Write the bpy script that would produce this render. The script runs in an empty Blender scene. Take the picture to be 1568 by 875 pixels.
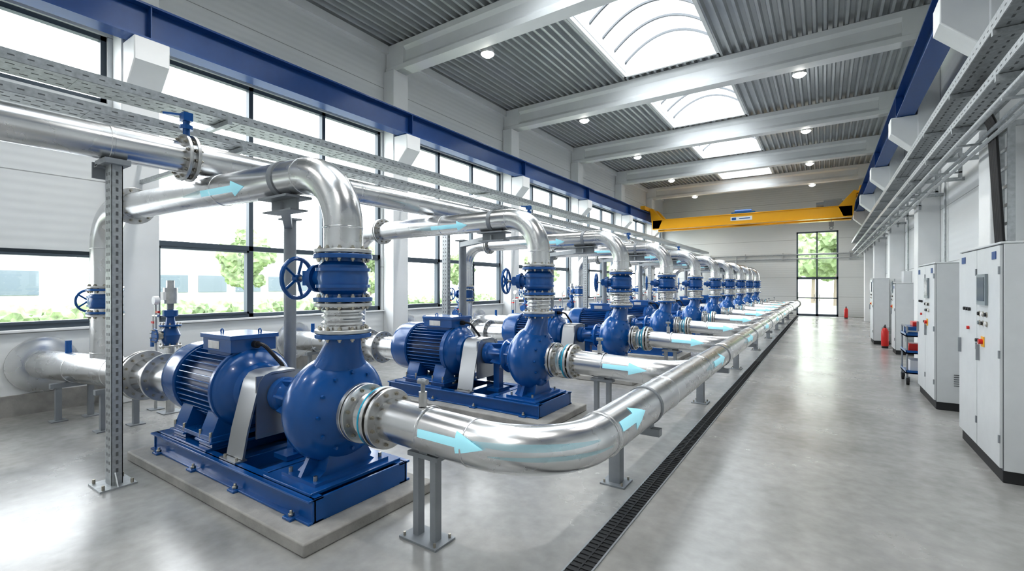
import bpy, math, random
import bmesh
from mathutils import Vector, Matrix
random.seed(4)
sc = bpy.context.scene
col = sc.collection
V = Vector
# ------------------------------------------------------------------ materials
MATS = {}
def newmat(name):
    m = bpy.data.materials.new(name); m.use_nodes = True
    MATS[name] = m
    nt = m.node_tree
    return m, nt, nt.nodes.get("Principled BSDF")
def mat(name, color, rough=0.5, metal=0.0, noise=0.0, nscale=8.0, rnoise=0.0, bump=0.0, bscale=60.0, coat=0.0, emis=None, estr=0.0, stretch=None):
    m, nt, b = newmat(name)
    b.inputs["Base Color"].default_value = (*color, 1)
    b.inputs["Roughness"].default_value = rough
    b.inputs["Metallic"].default_value = metal
    b.inputs["Coat Weight"].default_value = coat
    b.inputs["Coat Roughness"].default_value = 0.12
    if emis:
        b.inputs["Emission Color"].default_value = (*emis, 1)
        b.inputs["Emission Strength"].default_value = estr
    tc = nt.nodes.new("ShaderNodeTexCoord")
    mp = nt.nodes.new("ShaderNodeMapping")
    if stretch: mp.inputs["Scale"].default_value = stretch
    nt.links.new(tc.outputs["Object"], mp.inputs["Vector"])
    if noise > 0 or rnoise > 0:
        n = nt.nodes.new("ShaderNodeTexNoise"); n.inputs["Scale"].default_value = nscale
        n.inputs["Detail"].default_value = 6
        nt.links.new(mp.outputs[0], n.inputs["Vector"])
        if noise > 0:
            r = nt.nodes.new("ShaderNodeMapRange")
            r.inputs["From Min"].default_value = 0.3; r.inputs["From Max"].default_value = 0.7
            r.inputs["To Min"].default_value = 1 - noise; r.inputs["To Max"].default_value = 1 + noise
            nt.links.new(n.outputs[0], r.inputs["Value"])
            mx = nt.nodes.new("ShaderNodeVectorMath"); mx.operation = 'SCALE'
            mx.inputs[0].default_value = color
            nt.links.new(r.outputs[0], mx.inputs["Scale"])
            nt.links.new(mx.outputs[0], b.inputs["Base Color"])
        if rnoise > 0:
            r = nt.nodes.new("ShaderNodeMapRange")
            r.inputs["From Min"].default_value = 0.3; r.inputs["From Max"].default_value = 0.7
            r.inputs["To Min"].default_value = max(0.03, rough - rnoise); r.inputs["To Max"].default_value = rough + rnoise
            nt.links.new(n.outputs[0], r.inputs["Value"]); nt.links.new(r.outputs[0], b.inputs["Roughness"])
    if bump > 0:
        n2 = nt.nodes.new("ShaderNodeTexNoise"); n2.inputs["Scale"].default_value = bscale
        nt.links.new(mp.outputs[0], n2.inputs["Vector"])
        bp = nt.nodes.new("ShaderNodeBump"); bp.inputs["Strength"].default_value = bump; bp.inputs["Distance"].default_value = 0.01
        nt.links.new(n2.outputs[0], bp.inputs["Height"]); nt.links.new(bp.outputs[0], b.inputs["Normal"])
    return m

def panel_mat(name, color, period=1.1, groove=0.012, rough=0.5):
    m, nt, b = newmat(name)
    b.inputs["Roughness"].default_value = rough
    tc = nt.nodes.new("ShaderNodeTexCoord"); sx = nt.nodes.new("ShaderNodeSeparateXYZ")
    nt.links.new(tc.outputs["Object"], sx.inputs[0])
    d = nt.nodes.new("ShaderNodeMath"); d.operation = 'DIVIDE'; d.inputs[1].default_value = period
    nt.links.new(sx.outputs["Z"], d.inputs[0])
    f = nt.nodes.new("ShaderNodeMath"); f.operation = 'FRACT'; nt.links.new(d.outputs[0], f.inputs[0])
    l = nt.nodes.new("ShaderNodeMath"); l.operation = 'LESS_THAN'; l.inputs[1].default_value = groove
    nt.links.new(f.outputs[0], l.inputs[0])
    mx = nt.nodes.new("ShaderNodeMix"); mx.data_type = 'RGBA'
    mx.inputs["A"].default_value = (*color, 1); mx.inputs["B"].default_value = (color[0]*.5, color[1]*.5, color[2]*.5, 1)
    nt.links.new(l.outputs[0], mx.inputs["Factor"]); nt.links.new(mx.outputs["Result"], b.inputs["Base Color"])
    s = nt.nodes.new("ShaderNodeMath"); s.operation = 'MULTIPLY'; s.inputs[1].default_value = 50.0
    nt.links.new(sx.outputs["Z"], s.inputs[0])
    si = nt.nodes.new("ShaderNodeMath"); si.operation = 'SINE'; nt.links.new(s.outputs[0], si.inputs[0])
    bp = nt.nodes.new("ShaderNodeBump"); bp.inputs["Strength"].default_value = 0.12; bp.inputs["Distance"].default_value = 0.01
    nt.links.new(si.outputs[0], bp.inputs["Height"]); nt.links.new(bp.outputs[0], b.inputs["Normal"])
    return m

def glass_mat(name, transp, tint, alt):
    m = bpy.data.materials.new(name); m.use_nodes = True; MATS[name] = m
    nt = m.node_tree; nt.nodes.clear()
    o = nt.nodes.new("ShaderNodeOutputMaterial"); mx = nt.nodes.new("ShaderNodeMixShader")
    t = nt.nodes.new("ShaderNodeBsdfTransparent"); t.inputs[0].default_value = (*tint, 1)
    if alt == 'GLOSS':
        g = nt.nodes.new("ShaderNodeBsdfGlossy"); g.inputs["Roughness"].default_value = 0.02
    else:
        g = nt.nodes.new("ShaderNodeBsdfTranslucent"); g.inputs[0].default_value = (.5, .52, .53, 1)
    mx.inputs[0].default_value = 1 - transp
    nt.links.new(t.outputs[0], mx.inputs[1]); nt.links.new(g.outputs[0], mx.inputs[2]); nt.links.new(mx.outputs[0], o.inputs[0])
    return m

mat("blue_paint", (0.004, 0.100, 0.335), 0.27, 0.0, noise=.07, nscale=5, coat=.4)
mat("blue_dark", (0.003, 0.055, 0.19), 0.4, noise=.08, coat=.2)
mat("blue_rail", (0.006, 0.070, 0.26), 0.4, coat=.2, noise=.05)
mat("stainless", (0.72, 0.725, 0.73), 0.27, 1.0, noise=.04, nscale=3, rnoise=.035, bump=.008, bscale=30)
mat("steel_flange", (0.58, 0.58, 0.575), 0.36, 1.0, noise=.12, nscale=14)
mat("bolt_steel", (0.50, 0.47, 0.41), 0.35, 1.0)
mat("galvanised", (0.47, 0.49, 0.50), 0.45, .7, noise=.15, nscale=25)
mat("grey_steel", (0.32, 0.34, 0.36), 0.5, .3, noise=.06)
mat("guard_silver", (0.46, 0.47, 0.48), 0.34, .8)
mat("hole_dark", (0.05, 0.05, 0.055), 0.7)
mat("slot_dark", (0.14, 0.145, 0.15), 0.7)
mat("black_rubber", (0.02, 0.02, 0.022), 0.5)
mat("cyan_ring", (0.02, 0.38, 0.55), 0.4)
mat("concrete_pad", (0.38, 0.37, 0.35), 0.8, noise=.16, nscale=6, bump=.3, bscale=40)
mat("white_paint", (0.80, 0.81, 0.81), 0.5, noise=.02, nscale=2)
mat("beam_paint", (0.80, 0.81, 0.81), 0.5, noise=.03, nscale=2)
mat("deck_metal", (0.53, 0.55, 0.56), 0.32, .42, noise=.06, nscale=2)
mat("frame_dark", (0.09, 0.115, 0.14), 0.45)
mat("rib_grey", (0.16, 0.17, 0.18), 0.5)
mat("cabinet_grey", (0.66, 0.68, 0.69), 0.42, noise=.02)
mat("cabinet_seam", (0.16, 0.17, 0.18), 0.6)
mat("plinth_dark", (0.03, 0.032, 0.035), 0.5)
mat("screen_dark", (0.08, 0.11, 0.13), 0.15)
mat("screen_grey", (0.25, 0.29, 0.31), 0.3)
mat("yellow_paint", (0.88, 0.46, 0.01), 0.4, coat=.3)
mat("red_paint", (0.60, 0.02, 0.015), 0.35, coat=.4)
mat("label_white", (0.85, 0.85, 0.85), 0.5)
mat("drain_iron", (0.045, 0.047, 0.05), 0.5, .4)
mat("lamp_alu", (0.7, 0.7, 0.7), 0.35, .8)
mat("lamp_glow", (1, 1, 1), 0.4, emis=(1, .97, .9), estr=22)
mat("arrow_cyan", (0.46, 0.84, 0.93), 0.4, emis=(.40, .85, 1.0), estr=.16)  # arrow paint with a faint self-glow added
mat("grass", (0.30, 0.35, 0.20), 0.9, noise=.25, nscale=.8)
mat("leaves", (0.21, 0.27, 0.15), 0.9, noise=.45, nscale=2.5)
mat("bark", (0.25, 0.21, 0.18), 0.9)
mat("ext_building", (0.32, 0.34, 0.36), 0.7)
mat("ext_glass", (0.14, 0.17, 0.20), 0.35)
mat("asphalt", (0.30, 0.30, 0.30), 0.85, noise=.1)
panel_mat("wall_panel", (0.78, 0.795, 0.795))
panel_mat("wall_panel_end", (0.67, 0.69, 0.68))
glass_mat("window_glass", .92, (.97, .99, 1), 'GLOSS')
glass_mat("skylight_glass", .62, (.66, .68, .69), 'TRANS')
m = bpy.data.materials.new("arrow_glow"); m.use_nodes = True; MATS["arrow_glow"] = m  # cyan glow and highlight on the pipes, laid on as translucent colour
nt = m.node_tree; b = nt.nodes["Principled BSDF"]
b.inputs["Base Color"].default_value = (.36, .80, .92, 1); b.inputs["Roughness"].default_value = .3; b.inputs["Alpha"].default_value = .28
# polished concrete floor
m, nt, b = newmat("floor_concrete")
tc = nt.nodes.new("ShaderNodeTexCoord")
n1 = nt.nodes.new("ShaderNodeTexNoise"); n1.inputs["Scale"].default_value = .7; n1.inputs["Detail"].default_value = 7; n1.inputs["Roughness"].default_value = .6
n2 = nt.nodes.new("ShaderNodeTexNoise"); n2.inputs["Scale"].default_value = 9; n2.inputs["Detail"].default_value = 6
nt.links.new(tc.outputs["Object"], n1.inputs["Vector"]); nt.links.new(tc.outputs["Object"], n2.inputs["Vector"])
cr = nt.nodes.new("ShaderNodeValToRGB")
cr.color_ramp.elements[0].position = .3; cr.color_ramp.elements[0].color = (.29, .288, .28, 1)
cr.color_ramp.elements[1].position = .72; cr.color_ramp.elements[1].color = (.43, .427, .415, 1)
nt.links.new(n1.outputs[0], cr.inputs[0])
mx = nt.nodes.new("ShaderNodeMix"); mx.data_type = 'RGBA'; mx.blend_type = 'OVERLAY'; mx.inputs["Factor"].default_value = .22
nt.links.new(cr.outputs[0], mx.inputs["A"]); nt.links.new(n2.outputs[0], mx.inputs["B"])
nt.links.new(mx.outputs["Result"], b.inputs["Base Color"])
r = nt.nodes.new("ShaderNodeMapRange"); r.inputs["From Min"].default_value = .3; r.inputs["From Max"].default_value = .7
r.inputs["To Min"].default_value = .17; r.inputs["To Max"].default_value = .31
nt.links.new(n1.outputs[0], r.inputs[0]); nt.links.new(r.outputs[0], b.inputs["Roughness"])
b.inputs["Specular IOR Level"].default_value = .7
bp = nt.nodes.new("ShaderNodeBump"); bp.inputs["Strength"].default_value = .03; bp.inputs["Distance"].default_value = .02
nt.links.new(n2.outputs[0], bp.inputs["Height"]); nt.links.new(bp.outputs[0], b.inputs["Normal"])

# ------------------------------------------------------------------ mesh builder
class MB:
    def __init__(s): s.v = []; s.f = []; s.fm = []; s.m = []; s.cur = 0
    def use(s, name):
        if name not in s.m: s.m.append(name)
        s.cur = s.m.index(name); return s
    def add(s, vs, fs):
        o = len(s.v); s.v += [tuple(x) for x in vs]
        for f in fs: s.f.append([i + o for i in f]); s.fm.append(s.cur)
    def box(s, x0, x1, y0, y1, z0, z1):
        s.add([(x0,y0,z0),(x1,y0,z0),(x1,y1,z0),(x0,y1,z0),(x0,y0,z1),(x1,y0,z1),(x1,y1,z1),(x0,y1,z1)],
              [(0,3,2,1),(4,5,6,7),(0,1,5,4),(1,2,6,5),(2,3,7,6),(3,0,4,7)])
    def obox(s, p0, p1, w, h, up=(0,0,1)):
        p0=V(p0);p1=V(p1);d=(p1-p0).normalized();u=V(up)
        if abs(d.dot(u))>.95:u=V((1,0,0))
        sd=d.cross(u).normalized();u=sd.cross(d).normalized()
        vs=[]
        for p in (p0,p1):
            for a,b_ in ((-1,-1),(1,-1),(1,1),(-1,1)): vs.append(p+sd*(a*w/2)+u*(b_*h/2))
        s.add(vs,[(0,1,2,3),(7,6,5,4),(0,4,5,1),(1,5,6,2),(2,6,7,3),(3,7,4,0)])
    def revolve(s, prof, org, axis, seg=32, cap=True, ref=None):
        org=V(org);ax=V(axis).normalized()
        u=V(ref) if ref else (V((0,0,1)) if abs(ax.z)<.9 else V((1,0,0)))
        u=(u-ax*u.dot(ax)).normalized();w=ax.cross(u)
        vs=[];fs=[];n=len(prof)
        for a,r_ in prof:
            for i in range(seg):
                t=2*math.pi*i/seg
                vs.append(org+ax*a+(u*math.cos(t)+w*math.sin(t))*r_)
        for k in range(n-1):
            for i in range(seg):
                j=(i+1)%seg
                fs.append((k*seg+i,k*seg+j,(k+1)*seg+j,(k+1)*seg+i))
        if cap:
            fs.append(tuple(reversed(range(seg)))); fs.append(tuple(range((n-1)*seg,n*seg)))
        s.add(vs,fs)
    def cyl(s,p0,p1,r0,r1=None,seg=24):
        p0=V(p0);p1=V(p1)
        s.revolve([(0,r0),((p1-p0).length,r0 if r1 is None else r1)],p0,p1-p0,seg)
    def loft(s,rings,cap=True):
        n=len(rings[0]);vs=[p for r_ in rings for p in r_];fs=[]
        for k in range(len(rings)-1):
            for i in range(n):
                j=(i+1)%n; fs.append((k*n+i,k*n+j,(k+1)*n+j,(k+1)*n+i))
        if cap: fs.append(tuple(reversed(range(n)))); fs.append(tuple(range((len(rings)-1)*n,len(rings)*n)))
        s.add(vs,fs)
    def sweep(s,path,r_,seg=24,closed=False,cap=True):
        P=[V(p) for p in path];n=len(P);T=[]
        for i in range(n):
            if closed: t=P[(i+1)%n]-P[i-1]
            elif i==0: t=P[1]-P[0]
            elif i==n-1: t=P[-1]-P[-2]
            else: t=(P[i+1]-P[i]).normalized()+(P[i]-P[i-1]).normalized()
            T.append(t.normalized())
        u=V((0,0,1)) if abs(T[0].z)<.9 else V((0,1,0))
        rings=[]
        for i in range(n):
            u=(u-T[i]*u.dot(T[i])).normalized();w=T[i].cross(u)
            rings.append([P[i]+(u*math.cos(2*math.pi*k/seg)+w*math.sin(2*math.pi*k/seg))*r_ for k in range(seg)])
        if closed: rings.append(rings[0]); cap=False
        s.loft(rings,cap)
    def torus(s,c,axis,R,r_,seg=32,sg=10):
        c=V(c);ax=V(axis).normalized();u=V((0,0,1)) if abs(ax.z)<.9 else V((1,0,0))
        u=(u-ax*u.dot(ax)).normalized();w=ax.cross(u)
        s.sweep([c+(u*math.cos(2*math.pi*k/seg)+w*math.sin(2*math.pi*k/seg))*R for k in range(seg)],r_,sg,closed=True)
    def prism(s,poly,axis,a0,a1):
        n=len(poly);vs=[]
        for a in (a0,a1):
            for p,q in poly: vs.append((p,a,q) if axis=='y' else ((a,p,q) if axis=='x' else (p,q,a)))
        fs=[(i,(i+1)%n,(i+1)%n+n,i+n) for i in range(n)]+[tuple(reversed(range(n))),tuple(range(n,2*n))]
        s.add(vs,fs)
    def flange(s,c,axis,R,t,nb=12,m1="steel_flange",m2="bolt_steel",br=.0155):
        c=V(c);ax=V(axis).normalized()
        s.use(m1); s.revolve([(-t/2,R*.6),(-t/2,R-.004),(-t/2+.004,R),(t/2-.004,R),(t/2,R-.004),(t/2,R*.6)],c,ax,40)
        u=V((0,0,1)) if abs(ax.z)<.9 else V((1,0,0))
        u=(u-ax*u.dot(ax)).normalized();w=ax.cross(u);s.use(m2)
        for k in range(nb):
            a=2*math.pi*(k+.5)/nb;p=c+(u*math.cos(a)+w*math.sin(a))*R*.84
            s.cyl(p-ax*(t/2+.014),p+ax*(t/2+.014),br,seg=6);s.cyl(p-ax*(t/2+.026),p+ax*(t/2+.026),br*.55,seg=6)
    def weld(s,c,axis,r_):
        s.revolve([(-.010,r_-.002),(-.006,r_+.0035),(0,r_+.005),(.006,r_+.0035),(.010,r_-.002)],c,axis,36,cap=False)
    def scale(s,c,k):
        s.v=[tuple(c[i]+(v[i]-c[i])*k for i in range(3)) for v in s.v]
    def obj(s,name,loc=(0,0,0),parent=None,smooth=35,bevel=0):
        me=s.mesh(name,smooth); return inst(me,name,loc,parent,bevel)
    def mesh(s,name,smooth=35):
        me=bpy.data.meshes.new(name);me.from_pydata(s.v,[],s.f);
        for n in s.m: me.materials.append(MATS[n])
        me.polygons.foreach_set("material_index",s.fm)
        bm=bmesh.new();bm.from_mesh(me);bmesh.ops.recalc_face_normals(bm,faces=bm.faces);bm.to_mesh(me);bm.free()
        me.polygons.foreach_set("use_smooth",[True]*len(me.polygons))
        me.set_sharp_from_angle(angle=math.radians(smooth)); me.update()
        return me
def inst(me,name,loc=(0,0,0),parent=None,bevel=0):
    o=bpy.data.objects.new(name,me);col.objects.link(o);o.location=loc
    if parent:o.parent=parent
    if bevel:
        b_=o.modifiers.new("bev",'BEVEL');b_.width=bevel;b_.segments=2;b_.limit_method='ANGLE';b_.angle_limit=math.radians(50)
    return o
def empty(name,loc=(0,0,0)):
    e=bpy.data.objects.new(name,None);col.objects.link(e);e.location=loc;e.empty_display_size=.2;return e
def fillet(pts,R,n=12):
    P=[V(p) for p in pts];out=[P[0]]
    for i in range(1,len(P)-1):
        a=(P[i-1]-P[i]).normalized();b_=(P[i+1]-P[i]).normalized()
        ang=a.angle(b_);d=R/math.tan(ang/2)
        bis=(a+b_).normalized();c=P[i]+bis*(R/math.sin(ang/2))
        s0=P[i]+a*d-c;s1=P[i]+b_*d-c
        tot=s0.angle(s1)
        for k in range(n+1):
            t=k/n
            out.append(c+(s0*math.sin((1-t)*tot)+s1*math.sin(t*tot))/math.sin(tot))
    out.append(P[-1]);return out
def arrow(mb,org,ax,face,r_,L,ws=.05,wh=.13,lh=.2,glow_len=.0):
    org=V(org);ax=V(ax).normalized();f=V(face);f=(f-ax*f.dot(ax)).normalized();g=ax.cross(f)
    def strip(rows,rr):
        K=8;vs=[];fs=[]
        for s_,w in rows:
            for k in range(K+1):
                t=(k/K-.5)*w/rr
                vs.append(org+ax*s_+(f*math.cos(t)+g*math.sin(t))*rr)
        for i in range(len(rows)-1):
            for k in range(K): fs.append((i*(K+1)+k,i*(K+1)+k+1,(i+1)*(K+1)+k+1,(i+1)*(K+1)+k))
        mb.add(vs,fs)
    mb.use("arrow_cyan");strip([(0,ws),(L-lh,ws)],r_+.004);strip([(L-lh,wh),(L-lh*.5,wh*.5),(L,.002)],r_+.004)
    if glow_len: mb.use("arrow_glow");strip([(-glow_len,.01),(-glow_len*.5,ws*.8),(0,ws*1.3)],r_+.003)  # glow behind the arrow, drawn as a tapered colour strip
def bend_glow(mb,path,r_,phi,w):
    """painted streak following a curved pipe on its outer side"""
    P=[V(p) for p in path];n=len(P);vs=[];fs=[];K=6
    for i in range(n):
        t=(P[min(i+1,n-1)]-P[max(i-1,0)]).normalized();nn=t.cross(V((0,0,1))).normalized()
        ww=w*max(.08,math.sin(math.pi*(.08+.84*i/(n-1))))
        for k in range(K+1):
            a=phi+(k/K-.5)*ww/r_
            vs.append(P[i]+(nn*math.cos(a)+V((0,0,1))*math.sin(a))*(r_+.003))
    for i in range(n-1):
        for k in range(K): fs.append((i*(K+1)+k,i*(K+1)+k+1,(i+1)*(K+1)+k+1,(i+1)*(K+1)+k))
    mb.use("arrow_glow");mb.add(vs,fs)

XL,XR,YB,YE=-9.0,2.0,-3.2,31.8
COLY=[-2.4,2.75,8.0]+[2.95+5.08*k for k in range(2,6)]
ZR=7.66
WT=5.52
# ------------------------------------------------------------------ room shell
mb=MB().use("floor_concrete");mb.box(XL-.25,XR+.25,YB-.25,YE+.25,-.2,0);mb.obj("floor")
def deck(mb,x0,x1,y0,y1):
    mb.use("deck_metal");p=.2;x=x0;pts=[]
    while x<x1-.01:
        pts+=[(x,ZR),(x+.055,ZR),(x+.085,ZR+.10),(x+.17,ZR+.10)];x+=p
    pts.append((x1,ZR))
    n=len(pts)
    vs=[(a,y0,b_) for a,b_ in pts]+[(a,y1,b_) for a,b_ in pts]
    mb.add(vs,[(i,i+1,i+1+n,i+n) for i in range(n-1)])
    mb.use("white_paint");mb.box(x0,x1,y0,y1,ZR+.12,ZR+.3)
SX0,SX1=-4.7,-2.2
mb=MB();deck(mb,XL-.2,SX0,YB-.2,YE+.2);deck(mb,SX1,XR+.2,YB-.2,YE+.2)
spans=[];prev=YB-.2
for k in range(len(COLY)-1):
    a,b_=COLY[k]+.6,COLY[k+1]-.4
    spans.append((a,b_));deck(mb,SX0,SX1,prev,a);prev=b_
deck(mb,SX0,SX1,prev,YE+.2)
mb.obj("ceiling",smooth=20)
for i,(a,b_) in enumerate(spans):
    e=empty("skylight")
    m_=MB().use("white_paint")
    m_.box(SX0-.02,SX0+.06,a-.05,b_+.05,ZR-.02,ZR+.36);m_.box(SX1-.06,SX1+.02,a-.05,b_+.05,ZR-.02,ZR+.36)
    m_.box(SX0,SX1,a-.05,a+.02,ZR-.02,ZR+.36);m_.box(SX0,SX1,b_-.02,b_+.05,ZR-.02,ZR+.36)
    hw=(SX1-SX0)/2-.04;rise=.55;cx=(SX0+SX1)/2
    def arc(k,N=16):
        t=-1+2*k/N; return (cx+hw*t, ZR+.36+rise*(1-t*t))
    m_.use("rib_grey");nr=5
    for q in range(nr+1):
        y=a+.06+(b_-a-.12)*q/nr
        for k in range(16):
            p,q2=arc(k),arc(k+1);m_.obox((p[0],y,p[1]-.03),(q2[0],y,q2[1]-.03),.055,.05)
    m_.obj("curb_and_ribs",parent=e,smooth=25)
    g=MB().use("skylight_glass");vs=[];fs=[]
    for k in range(17):
        x,z=arc(k);vs+=[(x,a,z),(x,b_,z)]
    fs=[(2*k,2*k+1,2*k+3,2*k+2) for k in range(16)]
    g.add(vs,fs)
    for yy in (a,b_):
        pts=[arc(k) for k in range(17)];g.add([(x,yy,z) for x,z in pts],[tuple(range(17))])
    g.obj("vault_pane",parent=e)

# left wall with openings
mb=MB().use("wall_panel");x0,x1=XL-.22,XL
mb.box(x0,x1,YB-.2,YE+.2,0,1.15);mb.box(x0,x1,YB-.2,YE+.2,WT,ZR+.1)
wins=[]
for k,c in enumerate(COLY): mb.box(x0,x1,c-.3,c+.3,1.15,WT)
mb.box(x0,x1,YB-.2,COLY[0]-.3,1.15,WT)
for k in range(len(COLY)-1):
    a,b_=COLY[k]+.3,COLY[k+1]-.3
    if k==0:
        mb.box(x0,x1,a,b_,2.25,4.5);wins.append((a,b_,1.15,2.25,3,[]));wins.append((a,b_,4.5,WT,3,[]))
    else: wins.append((a,b_,1.15,WT,3,[2.45,3.85]))
mb.box(x0,x1,YE-.4,YE+.2,1.15,WT);wins.append((COLY[-1]+.3,YE-.4,1.15,WT,2,[2.45,3.85]))
mb.obj("wall_left")
for i,(a,b_,z0,z1,nm,tr) in enumerate(wins):
    w=MB().use("frame_dark");X0,X1=XL-.16,XL-.05;t=.07
    w.box(X0,X1,a,b_,z0,z0+t);w.box(X0,X1,a,b_,z1-t,z1);w.box(X0,X1,a,a+t,z0,z1);w.box(X0,X1,b_-t,b_,z0,z1)
    for q in range(1,nm):
        y=a+(b_-a)*q/nm;w.box(X0,X1,y-.04,y+.04,z0,z1)
    for z in tr: w.box(X0,X1,a,b_,z-.045,z+.045)
    if z0<2:
        for q in range(nm):
            if q%2==0:
                ya=a+(b_-a)*q/nm+.05;yb=a+(b_-a)*(q+1)/nm-.05;zt=(tr[0] if tr else z1)-.05;w2=.035
                w.box(X0+.01,X1+.02,ya,yb,z0+t,z0+t+w2);w.box(X0+.01,X1+.02,ya,yb,zt-w2,zt)
                w.box(X0+.01,X1+.02,ya,ya+w2,z0+t,zt);w.box(X0+.01,X1+.02,yb-w2,yb,z0+t,zt)
        w.use("label_white");w.box(XL-.04,XL+.06,a-.05,b_+.05,z0-.03,z0-.003)
    w.use("window_glass");xm=XL-.11;w.add([(xm,a,z0),(xm,b_,z0),(xm,b_,z1),(xm,a,z1)],[(0,1,2,3)])
    w.obj("window_%d"%(i+1))
mb=MB().use("wall_panel");mb.box(XR,XR+.22,YB-.2,YE+.2,0,ZR+.1);mb.obj("wall_right")
mb=MB().use("wall_panel");mb.box(XL-.2,XR+.2,YB-.22,YB,0,ZR+.1);mb.obj("wall_back")
DX0,DX1,DZ=-1.32,.68,4.85
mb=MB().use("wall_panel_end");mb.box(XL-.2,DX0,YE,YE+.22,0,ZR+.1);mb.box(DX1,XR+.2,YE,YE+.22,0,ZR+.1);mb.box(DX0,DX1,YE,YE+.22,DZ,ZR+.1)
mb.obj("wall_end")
mb=MB().use("frame_dark");Y0,Y1=YE+.02,YE+.14
mb.box(DX0,DX0+.08,Y0,Y1,0,DZ);mb.box(DX1-.08,DX1,Y0,Y1,0,DZ);mb.box(DX0,DX1,Y0,Y1,DZ-.08,DZ);mb.box(DX0,DX1,Y0,Y1,2.1,2.24)
mb.box(DX0,DX1,Y0,Y1,3.5,3.57);cx=(DX0+DX1)/2;mb.box(cx-.06,cx+.06,Y0,Y1,0,2.15);mb.box(cx-.035,cx+.035,Y0,Y1,2.2,DZ)
mb.box(DX0,DX1,Y0,Y1,0,.12);mb.box(DX0,DX1,Y0,Y1,1.0,1.06)
mb.use("steel_flange");mb.box(cx-.14,cx-.11,Y0-.06,Y0-.03,.85,1.25);mb.box(cx+.11,cx+.14,Y0-.06,Y0-.03,.85,1.25)
mb.use("window_glass");mb.add([(DX0,YE+.08,0),(DX1,YE+.08,0),(DX1,YE+.08,DZ),(DX0,YE+.08,DZ)],[(0,1,2,3)])
mb.obj("door_1")
mb=MB().use("blue_rail");mb.box(XR-.05,XR-.001,20.2,21.3,0,2.15);mb.use("frame_dark");mb.box(XR-.07,XR-.001,20.1,20.2,0,2.25);mb.box(XR-.07,XR-.001,21.3,21.4,0,2.25);mb.box(XR-.07,XR-.001,20.1,21.4,2.15,2.25)
mb.use("steel_flange");mb.box(XR-.11,XR-.05,20.3,20.42,1.0,1.03);mb.obj("door_2")
# columns + corbels
mb=MB().use("beam_paint")
mb.box(0,.36,-.24,.24,0,7.0)
mb.prism([(0,4.5),(.36,4.5),(.40,4.62),(.80,5.02),(.80,5.36),(0,5.36)],'y',-.22,.22)
cme=mb.mesh("wall_column")
for y in COLY:
    inst(cme,"wall_column",(XL,y,0),bevel=.015)
    o=inst(cme,"wall_column",(XR,y,0),bevel=.015);o.rotation_euler=(0,0,math.pi);
# roof beams
mb=MB().use("beam_paint")
zb=6.98
mb.prism([(-.17,zb),(.17,zb),(.17,zb+.12),(.08,zb+.22),(.08,zb+.46),(.15,zb+.54),(.15,ZR-.01),(-.15,ZR-.01),(-.15,zb+.54),(-.08,zb+.46),(-.08,zb+.22),(-.17,zb+.12)],'x',XL+.01,XR-.01)
for x in (XL+.01,XR-.6): mb.box(x,x+.59,-.16,.16,zb,ZR-.02)
bme=mb.mesh("roof_beam",smooth=20)
for y in COLY: inst(bme,"roof_beam",(0,y,0))
mb=MB().use("beam_paint");mb.box(XL,XL+.1,YB,YE,ZR-.2,ZR-.005);mb.box(XL,XL+.04,YB,YE,6.2,6.28);mb.obj("trim_1")
mb=MB().use("beam_paint");mb.box(XR-.1,XR,YB,YE,ZR-.2,ZR-.005);mb.obj("trim_2")
mb=MB().use("concrete_pad");mb.box(XL,XL+.03,YB,YE,0,.28);mb.obj("baseboard_left")
mb=MB().use("concrete_pad");mb.box(XR-.02,XR,YB,YE,0,.15);mb.obj("baseboard_right")
# crane rails
def rail(xc):
    mb=MB().use("blue_rail");y0,y1=YB+.1,YE-.1
    mb.box(xc-.15,xc+.15,y0,y1,5.365,5.395);mb.box(xc-.012,xc+.012,y0,y1,5.39,5.86);mb.box(xc-.15,xc+.15,y0,y1,5.86,5.89)
    for k,y in enumerate(COLY): mb.box(xc-.14,xc+.14,y-.008,y+.008,5.39,5.86)
    mb.use("grey_steel");mb.box(xc-.03,xc+.03,y0,y1,5.89,5.94)
    mb.obj("crane_rail",smooth=20)
xa,xb=XL+.62,XR-.55
rail(xa);rail(xb)
# overhead crane
e=empty("overhead_travelling_crane",(0,27.0,0))
mb=MB().use("yellow_paint")
for dy in (-.55,.55):
    mb.box(xa+.35,xb-.35,dy-.17,dy+.17,4.92,5.42);mb.box(xa+.35,xb-.35,dy-.21,dy+.21,5.40,5.44);mb.box(xa+.35,xb-.35,dy-.21,dy+.21,4.90,4.94)
for x in (xa,xb):
    mb.box(x-.13,x+.13,-1.4,1.4,5.96,6.18)
    s_=1 if x==xa else -1
    for dy in (-.55,.55): mb.prism([(x,6.0),(x+s_*.3,6.12),(x+s_*.9,5.42),(x+s_*.7,4.94),(x+s_*.34,4.94),(x+s_*.2,5.96)],'y',dy-.17,dy+.17)
mb.obj("bridge_girders",parent=e,bevel=.01)
mb=MB().use("grey_steel")
for x in (xa,xb):
    for dy in (-1.15,1.15): mb.cyl((x-.07,dy,5.99),(x+.07,dy,5.99),.045)
mb.box(.0,.7,-.45,.45,5.45,5.78);mb.cyl((-.3,-.2,5.6),(.9,-.2,5.6),.14);mb.cyl((.3,0,4.6),(.3,0,5.5),.012,seg=8)
mb.torus((.3,0,4.5),(0,1,0),.07,.02);mb.box(.2,.4,-.08,.08,4.58,4.8);mb.obj("hoist",parent=e)
mb=MB().use("blue_paint");mb.box(-4.0,-2.9,-.5,.5,5.45,5.55);mb.cyl((-3.9,0,5.62),(-3.1,0,5.62),.12)
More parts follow.
